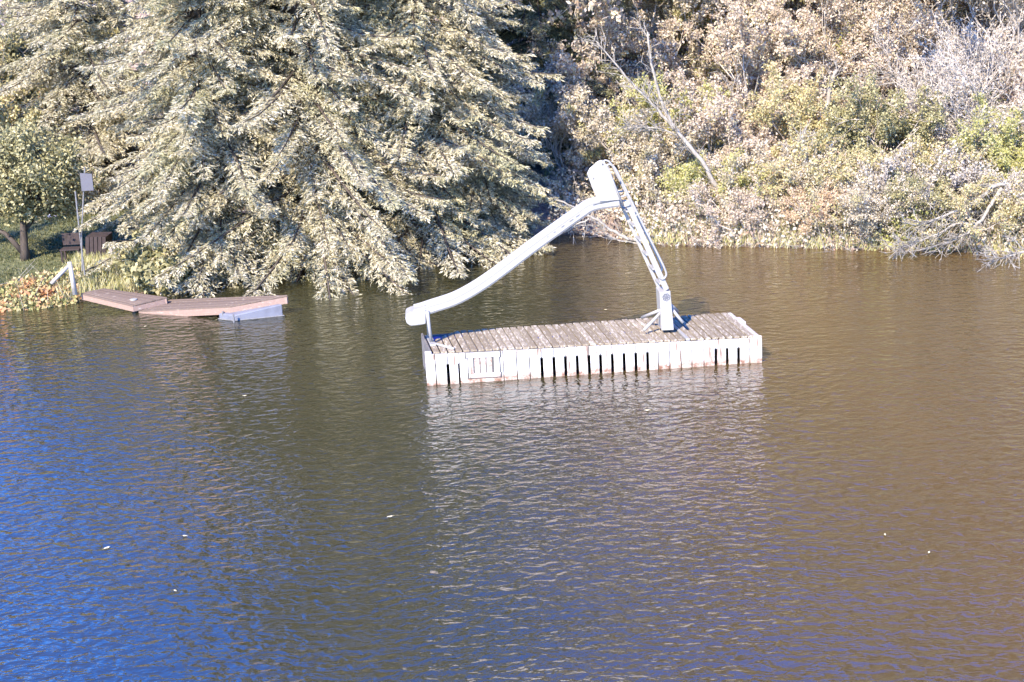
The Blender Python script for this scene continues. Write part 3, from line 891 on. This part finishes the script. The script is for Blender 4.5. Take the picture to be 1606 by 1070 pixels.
# small forked lawn tree with dark trunk
tp = G(38, 404, .5)
def limb_tree():
    root = thing('lawn_tree', (tp[0], tp[1], float(ground(tp[0], tp[1])) - .05), 'small spreading tree with a dark forked trunk on the shaded lawn', 'tree')
    O = np.array(root.location); dist = tp[1]
    q = lambda x, y, dy=0: D(x, y, dist + dy)
    mb = MB(O)
    mb.tube([q(40, 410), q(38, 385), q(37, 362), q(36, 345), q(40, 325), q(46, 300)], [.11, .085, .075, .06, .045, .03], 10)
    mb.tube([q(37, 398), q(20, 378), q(8, 366), q(-10, 358)], [.07, .055, .05, .04], 8)
    mb.tube([q(37, 362), q(50, 348, .2), q(62, 330, .4), q(75, 305, .5)], [.06, .04, .03, .02], 8)
    mb.tube([q(36, 348), q(28, 330, -.2), q(15, 310, -.3), q(0, 290, -.3)], [.05, .035, .025, .015], 8)
    mb.tube([q(-8, 298, -.6), q(20, 296, -.6), q(45, 293, -.6), q(68, 296, -.6)], [.03, .025, .02, .01], 6)
    mb.build('trunk', M['bark_dark'], root, smooth=True)
    rng = np.random.default_rng(5)
    n = 420
    ctr = []
    while len(ctr) < n:
        a_, b_, c_ = rng.normal(size=3) * .5
        if a_ * a_ + b_ * b_ + c_ * c_ < 1 and rng.random() < .5 + .5 * sin(7 * a_) * sin(6 * b_ + 1): ctr.append(q(38 + a_ * 105, 268 + b_ * 75 + 12 * a_ * a_, c_ * 1.5))
    ctr = np.array(ctr)
    keep = [(c[2] > O[2] + 1.0) for c in ctr]; ctr = ctr[keep]
    k = 90
    P = (ctr[:, None] + rng.normal(size=(len(ctr), k, 3)) * [.16, .16, .10]).reshape(-1, 3)
    dr = unit(rng.normal(size=P.shape)); ll = rng.uniform(.05, .1, len(P))
    Vq = leaf_quads(rng, P - O, dr, ll, ll * .6)
    c = link(bpy.data.objects.new('crown', np_mesh('crown', Vq, quadfaces(len(Vq)), M['leaf_olive'])), root)
    A = ctr - O; B = A * .55 + np.array([0, 0, .9]) * .45
    V2, F2 = seg_tubes(A, B, np.full(len(A), .006), np.full(len(A), .014))
    link(bpy.data.objects.new('twigs', np_mesh('twigs', V2, F2, M['bark_dark'])), root)
limb_tree()
# far trunk at the top left corner
b = D(5, 45, 52)
t_ = thing('tree_trunk', (b[0], b[1], float(ground(b[0], b[1])) - .2), 'thick grey-violet trunk at the top left corner on the far rise', 'tree')
mb = MB(); mb.tube([(0, 0, -1), (0, 0, 1), (.05, 0, 5), (.2, 0, 10)], [.5, .36, .3, .2], 14); mb.build('trunk', barkmat('bark_violet', (.2, .18, .24), (.42, .38, .46), 6), t_, smooth=True)
put = put_tree

# ---- pale bare trunks on the slope
def bare(name, label, cat, base_px, ds, limbs, mat_=None, tw=60, seed=1, tspread=.5):
    ds += sy(base_px[0])
    b = D(*base_px, ds)
    root = thing(name, b, label, cat); O = np.array(root.location)
    mb = MB(O); rng = np.random.default_rng(seed); A, B = [], []
    mt_ = mat_ or M['bark_pale']
    main = None
    for pts, r0, r1 in limbs:
        P = spl([D(x, y, ds + (dy[0] if dy else 0)) for (x, y, *dy) in pts], 4)
        P = [p + rng.normal(size=3) * .012 for p in P]
        rr = np.linspace(r0, r1, len(P)); mb.tube(P, rr, 8)
        for k in range(tw):
            i = rng.integers(len(P) // 4, len(P)); a = P[i]
            dirn = unit(P[min(i + 1, len(P) - 1)] - P[i - 1])
            d1 = unit(dirn + rng.normal(size=3) * tspread)
            l = rng.uniform(.15, .55); m1 = a + d1 * l * .5; d2 = unit(d1 + rng.normal(size=3) * .35); e = m1 + d2 * l * .6
            A += [a, m1]; B += [m1, e]
            for _ in range(2):
                d3 = unit(d2 + rng.normal(size=3) * .6); s_ = m1 + d2 * l * rng.uniform(0, .6)
                A.append(s_); B.append(s_ + d3 * rng.uniform(.1, .25))
    mb.build('trunk', mt_, root, smooth=True)
    A, B = np.array(A) - O, np.array(B) - O
    V2, F2 = seg_tubes(A, B, np.full(len(A), .009), np.full(len(A), .004))
    link(bpy.data.objects.new('twigs', np_mesh('twigs', V2, F2, mt_)), root)
bare('birch_tree', 'leaning pale birch with two long forking limbs, right of the slide top', 'tree', (1120, 285), 32.2,
     [([(1172, 372), (1150, 332), (1120, 285), (1090, 240), (1058, 200), (1040, 165), (1022, 100), (1015, 50)], .065, .02),
      ([(1058, 205), (1030, 170), (1000, 140), (965, 100), (935, 65)], .035, .012),
      ([(1062, 212), (1020, 200), (985, 202)], .02, .008)], tw=40)
bare('fallen_log', 'short pale log leaning on the bank under the birch', 'log', (1168, 362), 32.0,
     [([(1132, 312), (1148, 338), (1168, 364)], .05, .06)], tw=40)
bare('dead_snag', 'pale dead snag with splayed branches above the waterline, right of the birch', 'dead tree', (1255, 268), 32.6,
     [([(1180, 296), (1205, 288), (1240, 278), (1262, 268), (1300, 262)], .015, .045),
      ([(1252, 270), (1240, 295), (1222, 330), (1208, 350)], .035, .015),
      ([(1250, 272), (1262, 300), (1278, 330)], .03, .01), ([(1246, 280), (1232, 318), (1226, 345)], .025, .01),
      ([(1252, 270), (1250, 240), (1254, 220)], .02, .01)], tw=30)
bare('white_trunk', 'upright pale trunk in the brush above the dead snag', 'tree', (1305, 275), 35.2,
     [([(1307, 285), (1302, 230), (1297, 180), (1300, 140), (1312, 110)], .075, .04), ([(1300, 190), (1328, 178), (1345, 150)], .035, .015)], tw=30)
bare('birch_sapling', 'thin pale sapling stems left of the upright white trunk', 'tree', (1165, 240), 35,
     [([(1165, 245), (1160, 215), (1150, 180), (1140, 130)], .025, .01), ([(1195, 240), (1180, 225), (1165, 210)], .02, .012), ([(1182, 226), (1182, 190), (1175, 160)], .018, .01)], tw=25)
bare('arching_branch', 'pale branch arching across the slope towards the right', 'branch', (1440, 120), 36,
     [([(1340, 142), (1400, 130), (1440, 125), (1468, 105), (1485, 93), (1515, 93)], .012, .035), ([(1440, 125), (1410, 120), (1370, 125)], .015, .008)], tw=30)
bare('fallen_limb', 'big pale fallen limb slanting down into the water at the right', 'dead branch', (1606, 290), 31.6,
     [([(1640, 288), (1600, 290), (1560, 292), (1530, 315), (1490, 335), (1450, 350)], .055, .015),
      ([(1572, 296), (1555, 320), (1540, 345), (1510, 370), (1470, 385), (1430, 396)], .045, .012),
      ([(1530, 350), (1500, 352), (1460, 372), (1420, 385)], .02, .008)], tw=55, tspread=.4)
bare('shore_branch', 'tangled pale branch tips lying on the water at the far right', 'dead branch', (1606, 395), 30.6,
     [([(1640, 392), (1600, 396), (1575, 405), (1560, 404)], .03, .01)], tw=50, tspread=.6)
bare('waterside_branch', 'pale branch bowing from the bank behind the slide ladder to the inlet', 'dead branch', (995, 378), 31.2,
     [([(1010, 378), (985, 374), (958, 360), (930, 342), (900, 325), (870, 312)], .045, .015),
      ([(925, 342), (905, 352), (893, 362)], .02, .01), ([(1010, 384), (975, 378), (955, 372), (945, 362)], .02, .008)], tw=10)
bare('grey_branches', 'silvery bare branches crossing the dark hollow at the right edge', 'dead branch', (1606, 190), 34.0,
     [([(1640, 180), (1600, 192), (1565, 210), (1530, 240), (1500, 270), (1470, 285)], .035, .012),
      ([(1545, 165), (1535, 190), (1520, 215), (1525, 235)], .02, .01), ([(1640, 235), (1590, 240), (1540, 262), (1490, 300)], .03, .01)], tw=60)

# ================================================================== undergrowth, leaf litter, bank plants (nobody could count them)
def scatter(name, label, cat, region, n, hmin, hmax, leaf, mt_, seed, clump=.25, twigs=0, upright=0.0, kind='stuff', grass=False, dmin=.05, dmax=99):
    rng = np.random.default_rng(seed)
    x0, x1, y0, y1 = region
    X = rng.uniform(x0, x1, n * 3); Y = rng.uniform(y0, y1, n * 3)
    d = sdist(X, Y)
    dens = np.sin(X * 2.1 + 1.3 * np.sin(Y * 1.7)) * np.sin(Y * 2.3 + np.sin(X * 1.1)) * .5 + .5
    keep = (d > dmin) & (d < dmax) & (rng.random(n * 3) < .35 + .65 * dens)
    X, Y, dens = X[keep][:n], Y[keep][:n], dens[keep][:n]
    Zg = ground(X, Y)
    hh = hmin + (hmax - hmin) * dens * rng.random(len(X)) 
    if grass:
        P = np.stack([X, Y, Zg - .02], -1)
        dr = unit(np.stack([rng.normal(size=len(X)) * .35, rng.normal(size=len(X)) * .35 - .15, np.ones(len(X))], -1))
        ll = rng.uniform(.5, 1.0, len(X)) * leaf; Wd = rng.uniform(.012, .03, len(X))
    else:
        P = np.stack([X, Y, Zg + hh], -1); dr = unit(rng.normal(size=P.shape) + [0, 0, upright])
        ll = leaf * rng.uniform(.6, 1.4, len(X)); Wd = ll * rng.uniform(.45, .8, len(X))
    Vq = leaf_quads(rng, P, dr, ll, Wd)
    o = link(bpy.data.objects.new(name, np_mesh(name, Vq, quadfaces(len(Vq)), mt_)))
    tag(o, label, cat, None, kind)
    if twigs:
        k = rng.choice(len(X), twigs); A = np.stack([X[k], Y[k], Zg[k]], -1)
        dd = unit(rng.normal(size=A.shape) * .8 + [0, 0, .8]); B = A + dd * rng.uniform(.3, 1.0, (twigs, 1))
        V2, F2 = seg_tubes(A, B, np.full(twigs, .008), np.full(twigs, .003))
        t = link(bpy.data.objects.new('twig_tangle', np_mesh('twig_tangle', V2, F2, M['bark_pale'])))
        tag(t, 'tangle of pale dead twigs standing in the ' + cat, 'twigs', None, 'stuff')
M['under'] = leafmat('undergrowth_leaves', [(0, (.24, .18, .12)), (.3, (.46, .38, .28)), (.7, (.62, .54, .42)), (1, (.60, .55, .36))], .25,
                     patch=[(.45, (.34, .34, .10), .54, .66), (.6, (.42, .22, .16), .60, .72), (1.3, (.2, .15, .12), .60, .7)])
M['grass_y'] = leafmat('bank_grass', [(0, (.30, .30, .10)), (.5, (.50, .46, .22)), (1, (.62, .55, .36))], .3)
M['bramble'] = leafmat('bank_bramble', [(0, (.24, .24, .09)), (.4, (.40, .38, .16)), (.75, (.52, .42, .22)), (1, (.5, .24, .12))], .3,
                       patch=[(1.2, (.52, .22, .10), .52, .64)])
scatter('undergrowth', 'leafy brown and yellow undergrowth covering the whole brush slope', 'undergrowth', (1.0, 17, 27, 50), 190000, .0, 1.0, .08, M['under'], 1, twigs=15000, dmin=-.12)
scatter('bank_grass', 'pale yellow-green grass fringe at the foot of the brush slope', 'grass', (2.6, 12.5, 27, 33.4), 15000, 0, 0, .30, M['grass_y'], 2, grass=True, dmin=-.05, dmax=.7)
scatter('bank_bramble', 'orange, yellow and green brambles on the left bank below the lawn', 'brambles', (-13.5, -8.6, 27.8, 30), 13000, .0, .30, .085, M['bramble'], 3, dmin=-.12, dmax=.65, twigs=60)
scatter('bank_weeds', 'dry straw-coloured weeds between the leaning post and the spruce', 'weeds', (-9.0, -5.3, 28.3, 31), 14000, 0, 0, .34, M['grass_y'], 4, grass=True, dmin=0)
M['lawn'] = leafmat('lawn_grass', [(0, (.05, .06, .02)), (.5, (.12, .125, .045)), (1, (.28, .25, .12))], .3)
scatter('lawn_grass', 'short green lawn grass with dry blades, behind the left bank', 'grass', (-20, -7.9, 28, 38), 60000, 0, 0, .09, M['lawn'], 6, grass=True, dmin=.3)
scatter('leaf_litter', 'fallen leaves under the spruces and on the rise behind the lawn', 'leaf litter', (-22, 3, 38.5, 56), 50000, 0, .12, .10, M['leaf_pink'], 7)

# leafy green bush by the ramp
bp = G(262, 452, .2)
mesh_b = shrub_mesh(21, 1.1, 9, .9, 4, .10, 26)
put_tree('leafy_bush', mesh_b, SN, bp[0], bp[1] + .5, 'round leafy yellow-green bush between the ramp and the spruce boughs', 'bush', None, 0, 1.15, {'leaves': M['leaf_olive']})

# leaning white post with a stay, on the left bank
def stick(name, label, cat, parts, mt_):
    b = parts[0][1][0]; root = thing(name, b, label, cat); O = np.array(root.location)
    for nm, P, r in parts:
        mb = MB(O); mb.tube(P, r, 10); mb.build(nm, mt_, root, smooth=True)
dp = G(117, 458, .42)[1]
stick('leaning_post', 'pale leaning wooden post with a slanting stay, on the bank left of the ramp', 'post',
      [('post', [D(118, 462, dp), D(109, 411, dp)], [.05, .04]), ('stay', [D(80, 445, dp - .2), D(108, 417, dp)], .035)], plain('pale_post', (.36, .33, .29), .7, .2, 12))
# white board on a tall pole
dq = G(131, 428, .5)[1]
root = thing('board_on_pole', D(131, 430, dq), 'plain whitish board high on a thin twin pole at the edge of the spruce', 'board'); O = np.array(root.location)
mb = MB(O); mb.tube([D(133, 432, dq), D(125, 366, dq), D(118, 300, dq + .05)], .016, 8); mb.build('pole', M['greypaint'], root)
mb = MB(O); mb.tube([D(129, 425, dq), D(128, 366, dq), D(133, 262, dq)], .014, 8); mb.build('pole', M['greypaint'], root)
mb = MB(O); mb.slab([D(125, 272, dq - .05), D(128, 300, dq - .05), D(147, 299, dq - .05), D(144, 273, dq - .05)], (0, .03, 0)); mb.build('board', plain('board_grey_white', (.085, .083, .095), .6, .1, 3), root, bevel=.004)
# plank bin behind it
dq2 = dq + 1.2
root = thing('plank_bin', D(152, 408, dq2), 'small dark reddish plank bin in the shade under the spruce', 'bin'); O = np.array(root.location)
redm = plain('dark_red_planks', (.035, .022, .02), .8, .3, 10)
for i in range(5):
    x = 134 + i * 6.5
    mb = MB(O); mb.slab([D(x, 372, dq2), D(x + .6, 408, dq2), D(x + 6, 408, dq2), D(x + 5.4, 372, dq2)], (0, .03, 0)); mb.build('plank', redm, root)
mb = MB(O); mb.slab([D(134, 372, dq2 + .035), D(134, 408, dq2 + .035), D(166, 408, dq2 + .035), D(166, 372, dq2 + .035)], (0, .55, 0)); mb.build('bin_body', redm, root)
# low bench by the lawn
dq3 = 30.5
bb = D(112, 392, dq3); gz = float(ground(bb[0], bb[1]))
root = thing('garden_seat', (bb[0], bb[1], gz), 'low dark reddish wooden seat on the lawn, left of the twin pole', 'seat', scale=.75); O = np.array(root.location)
for nm, c, s in (('seat', (0, 0, .38), (.55, .4, .04)), ('backrest', (0, .2, .62), (.55, .03, .34))):
    mb = MB(); mb.box(c, s); mb.build(nm, redm, root, bevel=.006)
for sx in (-.24, .24):
    for sy in (-.16, .16):
        mb = MB(); mb.box((sx, sy, .18), (.05, .05, .36)); mb.build('leg', redm, root)
# grey wooden frame and green tub under the spruce over the dock
dq4 = G(222, 408, .45)[1]
bb = D(214, 408, dq4)
root = thing('timber_frame', (bb[0], bb[1], float(ground(bb[0], bb[1]))), 'pale grey timber frame lying under the spruce boughs, above the leafy bush', 'frame')
gp = plain('pale_timber', (.3, .27, .24), .7, .2, 12)
mb = MB(); mb.box((0, 0, .05), (1.3, .1, .09)); mb.build('rail', gp, root, bevel=.006)
mb = MB(); mb.box((.42, 0, .28), (.09, .08, .36)); mb.build('upright', gp, root, bevel=.006)
mb = MB(); mb.box((-.5, .0, .2), (.07, .08, .2)); mb.build('upright', gp, root, bevel=.006)
bb = D(257, 406, dq4 + .2)
root = thing('tub', (bb[0], bb[1], float(ground(bb[0], bb[1]))), 'small pale teal tub on the ground beside the timber frame', 'tub')
mb = MB(); mb.tube([(0, 0, 0), (0, 0, .2)], [.16, .2], 16); mb.build('tub_body', plain('teal_plastic', (.18, .42, .36), .4), root, smooth=False)
mb = MB(); mb.tube([(0, 0, .2), (0, 0, .225)], [.215, .215], 16); mb.build('rim', plain('teal_rim', (.25, .5, .44), .4), root)
# low shed beyond the lawn, dark with brown roof
dsd = 39
bb = D(88, 352, dsd); gz = float(ground(bb[0], bb[1]))
root = thing('shed', (bb[0], bb[1], gz), 'low dark shed with an orange-brown roof in the shade beyond the lawn', 'shed', rz=.12)
dk_ = plain('dark_boards', (.05, .045, .06), .8, .2, 8)
mb = MB(); mb.box((0, 0, .45), (2.6, 1.6, .9)); mb.build('wall', dk_, root)
mb = MB(); mb.slab([(-1.45, -.95, .9), (1.45, -.95, .9), (1.45, .0, 1.4), (-1.45, .0, 1.4)], (0, 0, .05)); mb.slab([(-1.45, .95, .9), (-1.45, .003, 1.4), (1.45, .003, 1.4), (1.45, .95, .9)], (0, 0, .05))
mb.build('roof', plain('brown_roof', (.28, .15, .09), .8, .2, 5), root)
mb = MB(); mb.box((-.2, -.815, .42), (.5, .03, .7)); mb.build('door', plain('blue_door', (.12, .13, .35), .6), root)
# white post-like garden things at the lawn's far side
bb = D(84, 362, 36); gz = float(ground(bb[0], bb[1]))
root = thing('birdbath', (bb[0], bb[1], gz), 'small pale blue birdbath at the far side of the lawn in front of the shed', 'birdbath')
bm_ = plain('pale_stone', (.42, .42, .55), .7)
mb = MB(); mb.tube([(0, 0, 0), (0, 0, .06), (0, 0, .1), (0, 0, .55)], [.16, .14, .06, .05], 14); mb.build('pedestal', bm_, root, smooth=True)
mb = MB(); mb.tube([(0, 0, .55), (0, 0, .6), (0, 0, .66)], [.08, .22, .27], 18); mb.build('basin', bm_, root, smooth=True)

# ---- fallen leaves floating on the pond
lm = plain('floating_leaf', (.6, .52, .3), .6)
G5 = 'fallen leaves floating on the pond'
rl = random.Random(9)
mb = MB()
n = 8
ring = [(.055 * cos(2 * pi * i / n) * (1 if i % 4 else 1.35), .03 * sin(2 * pi * i / n), .004 + .008 * (i % 2)) for i in range(n)]
mb.add(ring, [tuple(range(n))]); mb.slab([(-.09, -.002, .006), (-.05, -.003, .006), (-.05, .003, .006), (-.09, .002, .006)], (0, 0, .003))
lo = mb.build('floating_leaf', lm); lme = lo.data; bpy.data.objects.remove(lo)
for i, (x, y) in enumerate([(290, 842), (168, 861), (384, 622), (275, 928), (741, 458), (950, 487), (228, 513), (1457, 868), (1388, 840), (1015, 645), (612, 812)]):
    p = G(x, y, .0); o = link(bpy.data.objects.new('floating_leaf', lme))
    o.location = (p[0], p[1], .012); o.rotation_euler = (0, 0, rl.uniform(0, 6)); s = rl.uniform(.35, .7); o.scale = (s, s, s)
    tag(o, 'small pale fallen leaf floating alone on the rippled water', 'leaf', G5)
